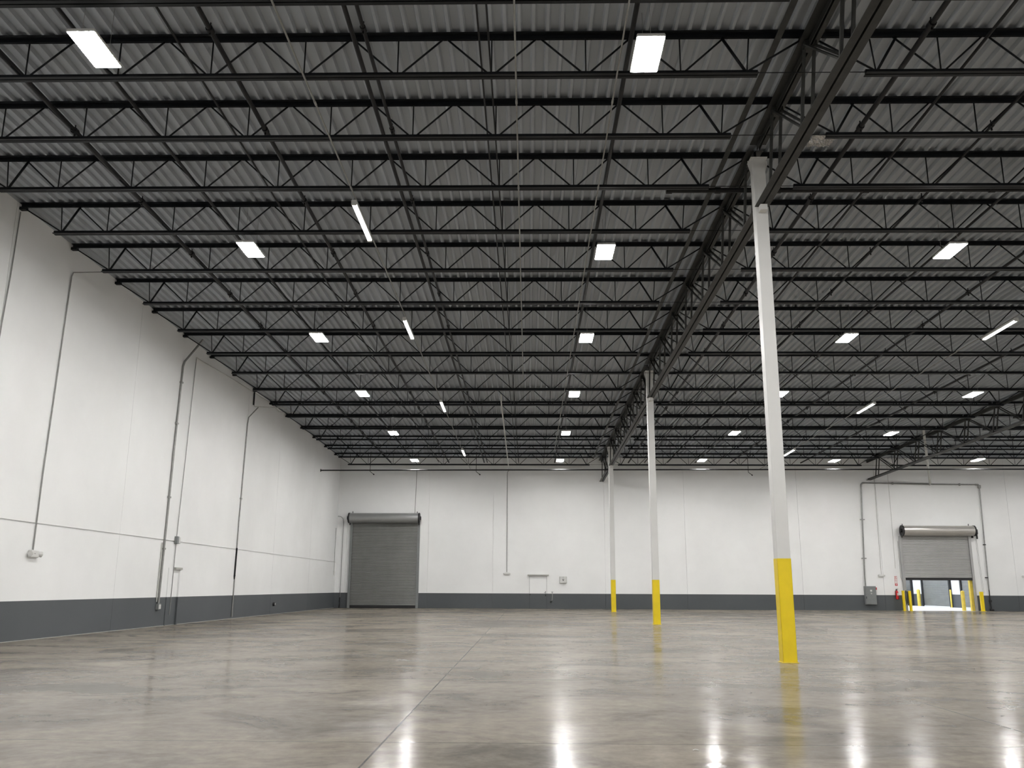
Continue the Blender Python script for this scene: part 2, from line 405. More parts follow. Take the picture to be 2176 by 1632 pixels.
# ================================================================== GIRDERS
def girder(x, y0, y1, nodes, label, DZ=1.5):
    t = thing('joist_girder', label, 'girder', (x, y0, 0), 'open-web girders carrying the joists')
    def ch(name, dz, up_legs, leg, vleg):
        b = MB((x, y0, 0))
        for s in (-1, 1):
            xa, xb = x + s * .018, x + s * (.018 + leg)
            for (a0, a1, h0, h1) in ((xa, xb, -.006, .006), (xa, xa + s * .012, 0, vleg if up_legs else -vleg)):
                P = []
                for yy in (y0, y1):
                    zz = zt(yy) - dz
                    P += [(min(a0, a1), yy, zz + min(h0, h1)), (max(a0, a1), yy, zz + min(h0, h1)), (max(a0, a1), yy, zz + max(h0, h1)), (min(a0, a1), yy, zz + max(h0, h1))]
                b.add(P, [(0, 1, 2, 3), (7, 6, 5, 4), (0, 4, 5, 1), (1, 5, 6, 2), (2, 6, 7, 3), (3, 7, 4, 0)])
        b.build(name, GIRD, t)
    ch('top_chord', .115, False, .15, .13)
    ch('bottom_chord', DZ, True, .125, .12)
    for i, y in enumerate(nodes):
        top = zt(y) - .17
        nxt = nodes[i + 1] if i + 1 < len(nodes) else None
        bo = y + .42
        zb = zt(bo) - DZ + .03
        for s in (-1, 1):
            dx = s * .085
            if bo < y1 - .05:
                m = MB((x, y0, 0)); m.bar((x + dx, y, top), (x + dx, bo, zb), .05, .05); m.build('web_post', GIRD, t)
            if nxt and nxt < y1 and bo > y0:
                m = MB((x, y0, 0)); m.bar((x + dx, nxt, zt(nxt) - .17), (x + dx, bo, zb), .055, .03); m.build('web_diagonal', GIRD, t)
        if y - .9 > y0 and i == 0:
            m = MB((x, y0, 0)); m.bar((x, y, top), (x, y0 + .12, zt(y0) - 1.4), .055, .05); m.build('web_diagonal', GIRD, t)
        # gusset plate at the node
        m = MB((x, y0, 0)); m.box((x - .10, y - .09, top - .10), (x + .10, y + .09, top + .03)); m.build('gusset_plate', GIRD, t)
    return t
def nodes_in(a, b): return [y for y in ([1.2, 3.3, 5.3, 7.4, 9.45] + JY) if a - .01 <= y <= b]
C = [17.03, 34.10, 51.17]
girder(GX, 2.0, C[0] - .13, nodes_in(2, C[0]), 'dark open-web girder running overhead to the nearest column')
girder(GX, C[0] + .13, C[1] - .13, nodes_in(C[0], C[1]), 'dark open-web girder between the nearest and the middle column')
girder(GX, C[1] + .13, C[2] - .13, nodes_in(C[1], C[2]), 'dark open-web girder between the middle and the farthest column')
girder(GX, C[2] + .13, D - .02, nodes_in(C[2], D), 'short dark girder piece from the farthest column to the back wall')
girder(G2X + .18, 30.4, D - .02, nodes_in(30.4, D), 'dark open-web girder on the right, ending on the wall left of the open shutter door', 1.38)

# ================================================================== COLUMNS
for i, (y, zy, lb) in enumerate(zip(C, (1.87, 1.62, 1.76), ('nearest and largest of the row, standing alone', 'middle of the row of three', 'farthest and thinnest, near the back wall'))):
    t = thing('steel_column', 'white square steel column with yellow painted foot, ' + lb, 'column', (GX, y, 0), 'white steel columns with yellow feet')
    O = (GX, y, 0); h = .125; top = zt(y) - .42
    b = MB(O); b.bevbox((GX - h, y - h, 0.012), (GX + h, y + h, top), .012); b.build('shaft', COLW, t)
    b = MB(O)
    hh = h + .003
    for a, c in (((-hh, -hh), (hh, -h + .0005)), ((-hh, h - .0005), (hh, hh)), ((-hh, -hh), (-h + .0005, hh)), ((h - .0005, -hh), (hh, hh))):
        b.box((GX + a[0], y + a[1], .012), (GX + c[0], y + c[1], zy))
    o = b.build('painted_foot', YEL, t); o['label'] = 'bright yellow painted foot'
    b = MB(O); b.box((GX - .15, y - .15, 0), (GX + .15, y + .15, .014)); b.build('base_plate', YELF, t)
    b = MB(O); b.box((GX - .17, y - .16, top), (GX + .17, y + .16, top + .02))
    # side stiffeners of the cap
    for s in (-1, 1):
        b.add([(GX + s * h, y - .01, top), (GX + s * .2, y - .01, top), (GX + s * .2, y - .01, top - .1), (GX + s * h, y - .01, top - .34),
               (GX + s * h, y + .01, top), (GX + s * .2, y + .01, top), (GX + s * .2, y + .01, top - .1), (GX + s * h, y + .01, top - .34)],
              [(0, 1, 2, 3), (7, 6, 5, 4), (0, 4, 5, 1), (1, 5, 6, 2), (2, 6, 7, 3), (3, 7, 4, 0)])
    b.build('cap_bracket', COLW, t)
    zs = zt(y) - 1.5
    b = MB(O); b.box((GX - .07, y - .30, zs - .13), (GX + .07, y - h, zs - .012)); b.box((GX - .07, y + h, zs - .13), (GX + .07, y + .30, zs - .012)); b.build('girder_seat', COLW, t)

# ================================================================== PIPES AND CONDUITS UNDER THE ROOF
def run_y(name, x, y0, y1, dz, r, m, label, cat, group=None, coup=None):
    t = thing(name, label, cat, (x, y0, zt(y0) - dz), group)
    O = t.location
    b = MB(O); b.tube([(x, y0, zt(y0) - dz), (x, y1, zt(y1) - dz)], r, 10); b.build('pipe', m, t)
    if coup:
        y = y0 + coup * .4
        n = 0
        while y < y1 - .3 and n < 14:
            c = MB(O); c.tube([(x, y - .06, zt(y) - dz), (x, y + .06, zt(y) - dz)], r * 1.45, 8)
            if r > .02: c.tube([(x, y, zt(y) - dz), (x, y, zt(y) - dz + .13)], .012, 6); c.tube([(x, y, zt(y) - dz - .0), (x + .0, y, zt(y) - dz - r - .06)], [.012, .02], 6)
            c.build('coupling', m, t); y += coup; n += 1
    return t
SG = 'black sprinkler pipes running front to back'
for x, r, lb, cp in [(-8.90, .048, 'leftmost thick black sprinkler pipe, between the left wall and the first row of lights', 3.1),
                     (-7.33, .033, 'black pipe beside the leftmost row of high bay lights', 0),
                     (-5.78, .020, 'thin black pipe right of the leftmost row of lights', 0),
                     (-5.14, .042, 'thick black sprinkler pipe between the left light row and the left strip lights', 3.1),
                     (-2.86, .040, 'left one of the close pair of thick black pipes near the left strip lights', 0),
                     (-2.66, .034, 'right one of the close pair of thick black pipes near the left strip lights', 3.1),
                     (-.81, .016, 'left one of the close pair of thin black rods in mid bay', 0),
                     (-.655, .016, 'right one of the close pair of thin black rods in mid bay', 0),
                     (1.67, .040, 'black sprinkler pipe passing above the light row left of the columns', 0),
                     (6.40, .045, 'thick black sprinkler pipe just right of the column girder', 3.1),
                     (7.44, .026, 'thin black pipe right of the column girder, next to the thick one', 0),
                     (8.90, .026, 'thin black pipe left of the light row right of the columns', 3.1),
                     (10.67, .030, 'black pipe beside the first light row right of the columns', 0),
                     (12.90, .040, 'thick black sprinkler pipe left of the right-hand strip lights', 3.1),
                     (17.40, .040, 'thick black sprinkler pipe near the second row right of the columns', 3.1)]:
    run_y('sprinkler_pipe', x, 11.3, 56.6, .45, r, BLACKPIPE, lb, 'pipe', SG, cp)
# flat member left of the girder
t = thing('bracing_angle', 'dark flat steel angle running beside the girder on its left', 'brace', (4.1, 9, zt(9) - .3))
b = MB(t.location); b.bar((4.13, 9, zt(9) - .3), (4.1, 56, zt(56) - .3), .10, .012); b.build('flat_leg', GIRD, t)
b = MB(t.location); b.bar((4.18, 9, zt(9) - .26), (4.15, 56, zt(56) - .26), .012, .09); b.build('upright_leg', GIRD, t)
CG = 'pale electrical conduits under the joists'
run_y('conduit', -3.79, 9.5, 57.0, .80, .016, DULLPIPE, 'pale conduit feeding the left strip lights', 'conduit', CG, 3.3)
run_y('conduit', -.215, 9.5, 34.0, .80, .015, DULLPIPE, 'pale conduit down the middle of the left bay', 'conduit', CG, 3.3)
run_y('conduit', 1.48, 9.5, 50.0, .80, .014, DULLPIPE, 'pale conduit just left of the light row beside the columns', 'conduit', CG, 3.3)
run_y('conduit', 14.86, 20.5, 57.0, .80, .016, DULLPIPE, 'pale conduit feeding the right-hand strip lights', 'conduit', CG, 3.3)

# pale conduit that comes off the roof and runs down the back wall to the small lamp
t = thing('drop_conduit', 'pale conduit from the roof down the back wall to a small lamp unit', 'conduit', (-1.4, D - .02, 2.25))
b = MB(t.location); b.tube([(-1.19, 37.4, zt(37.4) - .55), (-1.19, 37.6, zt(37.6) - .86), (-1.28, 57.4, zt(57.4) - .86)], .030, 8); b.build('roof_run', WPIPE, t)
b = MB(t.location); b.tube([(-1.28, 57.35, 8.73), (-1.38, 57.78, 8.70), (-1.40, D - .03, 8.5), (-1.395, D - .03, 2.27)], .022, 8); b.build('wall_run', GALV, t)

# cross main behind the nearest column, and main near the back wall
t = thing('sprinkler_main', 'thick black sprinkler main crossing behind the top of the nearest column', 'pipe', (3.1, 17.85, 9.72))
b = MB(t.location); b.tube([(3.05, 17.85, 9.74), (21.6, 17.85, 9.74)], .055, 12); b.build('pipe', BLACKPIPE, t)
for x in (3.05, 4.1, 5.4, 7.3, 10.0, 13.2):
    b = MB(t.location); b.tube([(x - .06, 17.85, 9.74), (x + .06, 17.85, 9.74)], .072, 12); b.build('coupling', BLACKPIPE, t)
t = thing('sprinkler_main', 'dark sprinkler main running along below the last joists, out of the left wall', 'pipe', (-L, 52.4, 8.09))
b = MB(t.location); b.tube([(-L + .01, 52.4, 8.08), (-3.5, 52.4, 8.12), (10, 52.4, 8.165), (XR - .02, 52.4, 8.26)], .038, 10); b.build('pipe', BLACKPIPE, t)
b = MB(t.location); b.tube([(-L + .005, 52.4, 8.08), (-L + .03, 52.4, 8.08)], .085, 12); b.build('wall_flange', BLACKPIPE, t)
for x, lb in ((-9.45, 'left of the left shutter door'), (-3.12, 'in the middle of the left bay'), (12.99, 'in the middle bay')):
    t = thing('pipe_hanger', 'small bent hanger rod on the back main, ' + lb, 'hanger', (x, 52.4, 8.1), 'hangers on the back sprinkler main')
    b = MB(t.location); b.tube([(x, 52.40, zt(52.4) - .5), (x, 52.40, 8.02), (x + .22, 52.42, 7.85)], .018, 6); b.build('rod', BLACKPIPE, t)
    b = MB(t.location); b.tube([(x + .19, 52.42, 7.87), (x + .25, 52.42, 7.83)], .035, 8); b.build('end_cap', BLACKPIPE, t)
# pale slanted pipe on the right, down to the wall conduit
t = thing('slanted_pipe', 'pale pipe dropping from the roof to the conduit loop above the open shutter door', 'pipe', (26.0, D - .05, 7.95))
b = MB(t.location); b.tube([(21.05 + .0, 46.9, 9.66), (26.0, D - .10, 7.98)], .070, 12); b.build('pipe', DROPPIPE, t)
b = MB(t.location); b.tube([(25.93, D - .25, 7.95), (26.0, D - .02, 7.93)], .062, 10); b.build('elbow', WPIPE, t)

# silver foil patch tucked under the deck right of the girder
def foil(x0, x1, y0, y1, dz, label):
    b = MB((x0, y0, 0)); n = 12; vs = []; fs = []
    random.seed(3)
    for j in range(n + 1):
        for i in range(n + 1):
            x = x0 + (x1 - x0) * i / n; y = y0 + (y1 - y0) * j / n
            vs.append((x, y, zt(y) + dz + random.uniform(-.02, .02)))
    for j in range(n):
        for i in range(n): k = j * (n + 1) + i; fs.append((k, k + 1, k + n + 2, k + n + 1))
    b.add(vs, fs); o = b.build('insulation_patch', FOIL)
    md = o.modifiers.new('thick', 'SOLIDIFY'); md.thickness = .004
    tag(o, label, 'foil patch')
foil(5.86, 6.36, 16.72, 17.22, .012, 'crinkled silver foil patch under the deck right of the nearest column top')

# ================================================================== ROLL-UP DOORS
def slats(x0, x1, y, z0, z1, pitch, depth, O):
    b = MB(O); n = int(round((z1 - z0) / pitch)); p = (z1 - z0) / n
    prof = [(0, .0), (.12, -.35), (.5, -1.0), (.88, -.35), (.94, 0)]
    pts = []
    for k in range(n):
        for a, d in prof: pts.append((z0 + (k + a) * p, y + d * depth))
    pts.append((z1, y))
    vs = [(x0, yy, zz) for zz, yy in pts] + [(x1, yy, zz) for zz, yy in pts]; k = len(pts)
    fs = [(i, i + 1, k + i + 1, k + i) for i in range(k - 1)]
    b.add(vs, fs); b.box((x0, y + .004, z0), (x1, y + .012, z1)); return b
def rollup(name, label, x0, x1, zbot, ztop, m_s, m_h, hoodr, hx0, hx1):
    t = thing(name, label, 'roller shutter', ((x0 + x1) / 2, D, 0), kind='structure'); O = t.location
    y = D - .10
    slats(x0 - .02, x1 + .02, y, zbot, ztop + .1, .0715, .022, O).build('curtain', m_s, t)
    b = MB(O); b.box((x0 - .03, y - .035, zbot - .15), (x1 + .03, y + .02, zbot)); b.build('bottom_bar', BLACK, t)
    for xs in (x0 - .005, x1 - .03): b = MB(O); b.box((xs, y - .06, zbot), (xs + .035, y - .02, ztop)); b.build('slot_shade', BLACK, t)  # black strips stand in for the shade in the slots between rail and curtain
    for s, x in ((-1, x0), (1, x1)):
        b = MB(O); b.box((min(x, x + s * .13), D - .15, 0), (max(x, x + s * .13), D - .005, ztop)); 
        b.box((min(x - s * .03, x + s * .03), D - .17, 0), (max(x - s * .03, x + s * .03), D - .13, ztop)); b.build('guide_rail', m_s if m_s is SLATB else GRAY, t)
    # hood: round sheet-metal drum
    zc = ztop + hoodr; yc = D - hoodr - .02
    b = MB(O); b.tube([(hx0, yc, zc), (hx1, yc, zc)], hoodr, 36); hd = b.build('hood', m_h, t)
    for s, x in ((-1, hx0), (1, hx1)):
        b = MB(O); b.tube([(x, yc, zc), (x + s * .09, yc, zc)], hoodr + .02, 28)
        b.tube([(x + s * .09, yc, zc), (x + s * .17, yc, zc)], .12, 14)
        b.box((min(x, x + s * .05), D - .2, zc - hoodr - .12), (max(x, x + s * .05), D - .01, zc + hoodr * .6)); b.build('end_bracket', BLACK, hd)
        b = MB(O); b.tube([(x - s * .12, D - .06, zc + hoodr - .02), (x - s * .12, D - .06, zc + hoodr + .13)], .022, 8); b.build('anchor_bolt', BLACK, hd)
    return t, O
t1, O1 = rollup('door_1', 'tall closed grey roller shutter door beside the left corner', -11.42, -7.16, .17, 5.34, SLAT, HOODA, .315, -11.56, -7.12)
b = MB(O1); b.tube([(-11.72, D - .3, 5.62), (-11.72, D - .3, .95), (-11.66, D - .3, .95), (-11.66, D - .3, 5.62)], .008, 5); b.build('hand_chain', GALV, t1)
t2, O2 = rollup('door_2', 'half open light grey roller shutter door on the right of the back wall', 23.80, 28.06, 2.02, 4.64, SLATB, HOODB, .318, 23.86, 28.30)
b = MB(O2); b.tube([(28.42, D - .25, 5.0), (28.55, D - .2, 1.1), (28.62, D - .2, 1.1), (28.48, D - .25, 5.0)], .008, 5); b.build('hand_chain', GALV, t2)
b = MB(O2); b.bevbox((28.42, D - .35, 4.75), (28.60, D - .1, 5.05), .02); b.box((28.52, D - .3, 4.45), (28.58, D - .2, 4.8)); b.build('chain_hoist', BLACK, t2)
b = MB(O2); b.tube([(23.58, D - .1, 4.3), (23.55, D - .1, 2.1), (23.66, D - .1, 1.7), (23.70, D - .1, 1.75)], .012, 6); b.build('sensing_cable', GALV, t2)

# corner cable left of the tall shutter
t = thing('corner_cable', 'thin grey bent pipe in the corner left of the tall shutter door', 'pipe', (-12.1, D - .05, 0))
b = MB(t.location); b.tube([(-12.40, D - .06, 5.79), (-12.20, D - .06, 5.76), (-12.06, D - .06, 5.62), (-12.02, D - .06, 5.35), (-12.03, D - .06, .62)], .018, 8); b.build('pipe', GALV, t)
b = MB(t.location); b.tube([(-12.03, D - .06, .66), (-12.05, D - .06, .40), (-12.02, D - .06, .34), (-12.06, D - .06, .015)], [.03, .035, .02, .045], 8); b.build('plug_end', BLACK, t)

# ================================================================== SMALL WALL THINGS, BACK WALL
def run(name, label, pts, r, m, cat='conduit', clips=(), group=None):
    t = thing(name, label, cat, pts[-1], group)
    b = MB(pts[-1]); b.tube(pts, r, 8); b.build('pipe', m, t)
    for c in clips:
        k = MB(pts[-1]); x, y, z = c
        if abs(x + L) < .3: k.box((x - r - .006, y - .07, z - .03), (x + r + .012, y + .07, z + .03))
        else: k.box((x - .09, y - r - .012, z - .03), (x + .09, y + r + .006, z + .03))
        k.build('clip', GALV, t)
    return t
yw = D - .03
run('wall_conduit', 'thin grey conduit rising from the tall shutter door hood', [(-7.35, yw, 8.9), (-7.37, yw, 7.3), (-7.40, yw, 5.95)], .018, GALV)
# small emergency lamp units
def lamp_unit(p, label, side):
    x, y, z = p
    t = thing('emergency_light', label, 'emergency light', p, 'small white two-head emergency lights')
    if side == 'back':
        b = MB(p); b.bevbox((x - .16, y - .09, z - .07), (x + .16, y, z + .07), .02); b.build('housing', PLAST, t)
        for s in (-1, 1):
            b = MB(p); b.tube([(x + s * .15, y - .06, z), (x + s * .19, y - .12, z - .01)], [.035, .055], 10); b.build('lamp_head', PLAST, t)
    else:
        b = MB(p); b.bevbox((x, y - .18, z - .09), (x + .10, y + .18, z + .09), .02); b.build('housing', PLAST, t)
        b = MB(p); b.tube([(x + .06, y + .17, z), (x + .10, y + .26, z - .01)], [.05, .075], 12); b.build('lamp_head', PLAST, t)
        b = MB(p); b.tube([(x + .06, y - .17, z), (x + .10, y - .23, z - .01)], [.045, .06], 12); b.build('lamp_head', PLAST, t)
        b = MB(p); b.box((x + .10, y - .05, z - .005), (x + .104, y + .0, z + .01)); b.build('indicator', GRAY, t)
lamp_unit((-1.395, D, 2.17), 'small white emergency light on the back wall, left of the plain door', 'back')
lamp_unit((22.36, D, 2.15), 'small white emergency light above the grey electrical cabinet', 'back')
lamp_unit((31.38, D, 2.13), 'small white emergency light cut by the right picture edge', 'back')
lamp_unit((-L, 22.28, 2.09), 'small white emergency light low on the near left wall', 'left')
run('wall_conduit', 'thin pale conduit down to the emergency light above the electrical cabinet', [(22.45, yw, 8.9), (22.42, yw, 5.0), (22.38, yw, 2.22)], .013, WPIPE)
run('wall_conduit', 'thin pale conduit left of the open shutter, down to the red sign', [(23.35, yw, 9.2), (23.34, yw, 6.0), (23.30, yw, 2.6)], .011, WPIPE)

# plain man door (painted like the wall)
t = thing('door_3', 'plain door in the back wall painted white above and grey below like the wall', 'door', (.6, D, 0), kind='structure'); O = t.location
b = MB(O); b.bevbox((.05, D - .030, 0.01), (1.15, D - .002, 2.02), .004); dl = b.build('door_leaf', WALL, t)
b = MB(O); b.box((-.02, D - .045, 0), (.05, D - .001, 2.06)); b.build('jamb', WALL, t)
b = MB(O); b.box((1.15, D - .045, 0), (1.24, D - .001, 2.06)); b.build('jamb', WALL, t)
for xg in (.045, 1.148): b = MB(O); b.box((xg, D - .047, .01), (xg + .012, D - .02, 2.03)); b.build('door_gap', BLACK, t)
b = MB(O); b.box((-.07, D - .16, 2.06), (1.29, D - .001, 2.13)); b.build('drip_cap', DOORW, t)['label'] = 'grey metal drip cap'
b = MB(O); b.tube([(1.07, D - .03, 1.0), (1.07, D - .08, 1.0), (.97, D - .085, 1.0)], .013, 8); b.box((1.05, D - .04, .93), (1.10, D - .028, 1.10)); b.build('lever_handle', GALV, dl)
b = MB(O); b.box((1.045, D - .036, .78), (1.105, D - .028, .9)); b.build('lock_plate', BLACK, dl)
b = MB(O); b.box((.06, D - .045, .86), (.13, D - .028, .90)); b.build('hinge', BLACK, t)
t = thing('hook_rod', 'bent metal rod with a dark weight hanging right of the plain back door', 'rod', (1.5, D - .05, .4)); O = t.location
b = MB(O); b.box((1.44, D - .02, 1.02), (1.56, D - .002, 1.06)); b.tube([(1.50, D - .03, 1.05), (1.51, D - .06, .8), (1.49, D - .08, .55), (1.44, D - .08, .47)], .02, 8); b.build('rod', GALV, t)
b = MB(O); b.tube([(1.47, D - .08, .50), (1.41, D - .08, .43), (1.36, D - .09, .46)], [.03, .065, .03], 10); b.build('weight', BLACK, t)
# grey box with dark emblem
t = thing('alarm_box', 'grey square box with a small dark V-shaped mark right of the plain door', 'box', (2.2, D, 1.8)); O = t.location
b = MB(O); b.bevbox((1.98, D - .13, 1.60), (2.42, D, 1.99), .025); b.build('cover', PLAST, t)
b = MB(O); b.box((1.965, D - .02, 1.585), (2.435, D - .001, 2.005)); b.build('back_plate', DOORW, t)
b = MB(O)
b.bar((2.15, D - .135, 1.84), (2.20, D - .135, 1.76), .03, .01, (0, 1, 0)); b.bar((2.25, D - .135, 1.84), (2.20, D - .135, 1.76), .03, .01, (0, 1, 0)); b.bar((2.20, D - .135, 1.79), (2.20, D - .135, 1.73), .03, .01, (0, 1, 0))
b.build('mark', BLACK, t)
b = MB(O); b.tube([(2.20, D - .14, 1.86), (2.205, D - .15, 1.95), (2.20, D - .13, 2.01)], .009, 6); b.build('pull_hook', GALV, t)

# electrical cabinet
t = thing('electrical_cabinet', 'grey electrical cabinet on the back wall left of the open shutter door', 'electrical cabinet', (21.54, D, .36)); O = t.location
b = MB(O); b.bevbox((21.20, D - .20, .36), (21.90, D, 1.49), .01); b.build('enclosure', GRAY, t)
b = MB(O); b.bevbox((21.23, D - .222, .39), (21.87, D - .20, 1.46), .008); cd = b.build('cabinet_door', GRAY, t)
b = MB(O); b.box((21.52, D - .226, 1.16), (21.64, D - .2215, 1.27)); b.build('rating_plate', PLAST, cd)['label'] = 'white rating plate'
b = MB(O); b.box((21.54, D - .226, 1.00), (21.63, D - .2215, 1.09)); b.build('warning_label', DOORW, cd)
b = MB(O); b.box((21.24, D - .245, .72), (21.27, D - .222, .86)); b.build('latch', BLACK, cd)
b = MB(O); b.bevbox((21.90, D - .14, 1.27), (21.98, D - .04, 1.42), .01); b.build('switch_lever', RED, t)['label'] = 'red switch lever'

# conduit loop above the right shutter
yc = D - .07
t = thing('conduit_loop', 'galvanised conduit frame around the right shutter door, from cabinet to floor', 'conduit', (21.3, yc, 1.49)); O = t.location
b = MB(O); b.tube([(21.31, yc, 1.49), (21.31, yc, 2.2), (21.55, yc, 7.80)], .042, 10); b.build('left_riser', GALV, t)
b = MB(O); b.tube([(21.55, yc, 7.78), (21.57, yc, 7.93), (21.66, yc, 8.02), (21.78, yc, 8.03)], .058, 10); b.build('elbow', GALV, t)
b = MB(O); b.tube([(21.75, yc, 8.03), (26.0, yc, 7.95), (28.95, yc, 7.93)], .042, 10); b.build('top_run', GALV, t)
b = MB(O); b.tube([(28.9, yc, 7.93), (29.08, yc, 7.92), (29.14, yc, 7.84), (29.15, yc, 7.66)], .06, 10); b.bevbox((29.05, yc - .07, 7.70), (29.23, yc + .05, 7.9), .02); b.build('elbow', GALV, t)
b = MB(O); b.tube([(29.15, yc, 7.7), (29.02, yc, 1.3)], .038, 10); b.build('right_riser', GALV, t)
b = MB(O); b.tube([(29.02, yc, 1.32), (29.02, yc, .5), (29.04, yc - .03, .02)], [.03, .035, .04], 10); b.bevbox((28.94, yc - .08, 0.001), (29.18, yc + .05, .14), .02); b.bevbox((28.96, yc - .05, .55), (29.10, yc + .04, .68), .01); b.build('lower_joint', BLACK, t)
for x, z in ((21.46, 5.67), (21.36, 3.22)):
    b = MB(O); b.box((x - .14, yc - .05, z - .03), (x + .14, D - .002, z + .03)); b.build('clamp', GALV, t)
for x, z in ((23.6, 8.0), (27.9, 7.935)):
    b = MB(O); b.box((x - .035, yc - .055, z - .08), (x + .035, D - .002, z + .08)); b.build('clamp', GALV, t)
for x, z in ((28.98, 2.05), (29.08, 4.1)):
    b = MB(O); b.box((x - .10, yc - .05, z - .03), (x + .05, D - .002, z + .03)); b.build('clamp', BLACK, t)

# extinguisher and sign
t = thing('fire_extinguisher', 'red fire extinguisher hanging on the grey band left of the open shutter', 'fire extinguisher', (23.2, D - .12, .75)); O = t.location
prof = [(0, .0), (.06, .0), (.085, .02), (.09, .05), (.09, .42), (.075, .49), (.035, .53), (.03, .56)]
def lathe(cx, cy, z0, prof, n=20):
    b = MB(O); vs = []; fs = []
    for r, z in prof:
        vs += [(cx + r * math.cos(2 * PI * k / n), cy + r * math.sin(2 * PI * k / n), z0 + z) for k in range(n)]
    for i in range(len(prof) - 1):
        for k in range(n): fs.append((i * n + k, i * n + (k + 1) % n, (i + 1) * n + (k + 1) % n, (i + 1) * n + k))
    b.add(vs, fs); b.sm = True; return b
EX = 23.22
cy = lathe(EX, D - .12, .69, prof).build('cylinder', RED, t)
b = MB(O); b.bevbox((EX - .035, D - .16, 1.24), (EX + .035, D - .08, 1.31), .01); b.bar((EX - .03, D - .12, 1.33), (EX + .10, D - .12, 1.36), .03, .015); b.bar((EX - .03, D - .12, 1.29), (EX + .10, D - .12, 1.28), .03, .012); b.build('valve_handle', BLACK, t)
b = MB(O); b.tube([(EX - .03, D - .14, 1.27), (EX - .11, D - .16, 1.2), (EX - .115, D - .16, .95), (EX - .10, D - .16, .85)], .014, 8); b.build('hose', BLACK, t)
b = MB(O); b.box((EX - .02, D - .214, .93), (EX + .06, D - .205, 1.08)); b.build('instruction_label', PLAST, cy)['label'] = 'white instruction label'
b = MB(O); b.box((EX - .02, D - .03, .9), (EX + .02, D - .001, 1.32)); b.build('wall_bracket', GALV, t)
t = thing('extinguisher_sign', 'tall narrow white sign with red border and lettering above the extinguisher', 'sign', (23.27, D - .01, 1.8)); O = t.location
b = MB(O); b.box((23.20, D - .012, 1.52), (23.35, D - .002, 2.12)); b.build('plate', RED, t)
b = MB(O); b.box((23.215, D - .015, 1.66), (23.335, D - .0121, 1.985)); b.build('white_field', WHITE, t)
def lettering(txt, x, z, size, m, parent, name, sp=.75):
    cu = bpy.data.curves.new('text', 'FONT'); cu.body = '\n'.join(txt); cu.size = size; cu.extrude = .001; cu.align_x = 'CENTER'; cu.space_line = sp
    tmp = bpy.data.objects.new('text', cu); COL.objects.link(tmp)
    bpy.context.view_layer.update()
    me = bpy.data.meshes.new_from_object(tmp.evaluated_get(bpy.context.evaluated_depsgraph_get()))
    bpy.data.objects.remove(tmp); bpy.data.curves.remove(cu)
    me.materials.clear(); me.materials.append(m)
    o = bpy.data.objects.new(name, me); COL.objects.link(o); o.parent = parent
    o.location = Vector((x, D - .018, z)) - parent.location; o.rotation_euler = (PI / 2, 0, 0)
lettering('FIRE', 23.247, 1.93, .052, RED, t, 'lettering')
lettering('EXTINGUISHER', 23.300, 1.955, .034, RED, t, 'lettering')
b = MB(O); b.add([(23.275, D - .014, 1.545), (23.32, D - .014, 1.60), (23.23, D - .014, 1.60), (23.275, D - .017, 1.545), (23.32, D - .017, 1.60), (23.23, D - .017, 1.60)], [(0, 1, 2), (5, 4, 3), (0, 3, 4, 1), (1, 4, 5, 2), (2, 5, 3, 0)])
b.box((23.262, D - .017, 1.60), (23.288, D - .014, 1.645)); b.build('arrow', WHITE, t)
b = MB(O); b.box((23.22, D - .0155, 2.0), (23.33, D - .0122, 2.10)); b.build('symbol_field', WHITE, t)
b = MB(O); b.tube([(23.275, D - .0175, 2.015), (23.275, D - .0175, 2.07)], .014, 8); b.bar((23.265, D - .0175, 2.078), (23.30, D - .0175, 2.085), .008, .004, (0, 1, 0)); b.build('symbol', RED, t)

# ================================================================== BOLLARDS AROUND THE OPEN SHUTTER
def guard(x, y, h, w, label, m=YEL, lean=0.0, name='steel_guard'):
    t = thing(name, label, 'bollard', (x, y, 0), 'yellow guards around the open shutter door'); O = t.location
    b = MB(O); b.bevbox((x - w / 2, y - .07, 0.012), (x + w / 2, y + .07, h), .012); b.build('post', m, t)
    b = MB(O); b.box((x - w / 2 - .05, y - .12, 0), (x + w / 2 + .05, y + .12, .014)); b.build('base_plate', m, t)
guard(23.43, D - .55, 1.23, .13, 'square yellow guard post left of the open shutter, touching the wall band')
guard(23.75, D - .75, 1.22, .14, 'square yellow guard post at the left jamb of the open shutter', lean=0)
guard(28.25, D - .60, 1.18, .20, 'wide square yellow guard post right of the open shutter door')
t = thing('cable_coil', 'black hose hanging between the two yellow guards at the left jamb', 'hose', (23.6, D - .6, .4)); O = t.location
b = MB(O); b.tube([(23.56, D - .6, 1.2), (23.60, D - .62, 1.22), (23.64, D - .62, 1.0), (23.62, D - .6, .5), (23.57, D - .6, .35), (23.55, D - .6, .7), (23.56, D - .6, 1.18)], .03, 8); b.build('hose', BLACK, t)

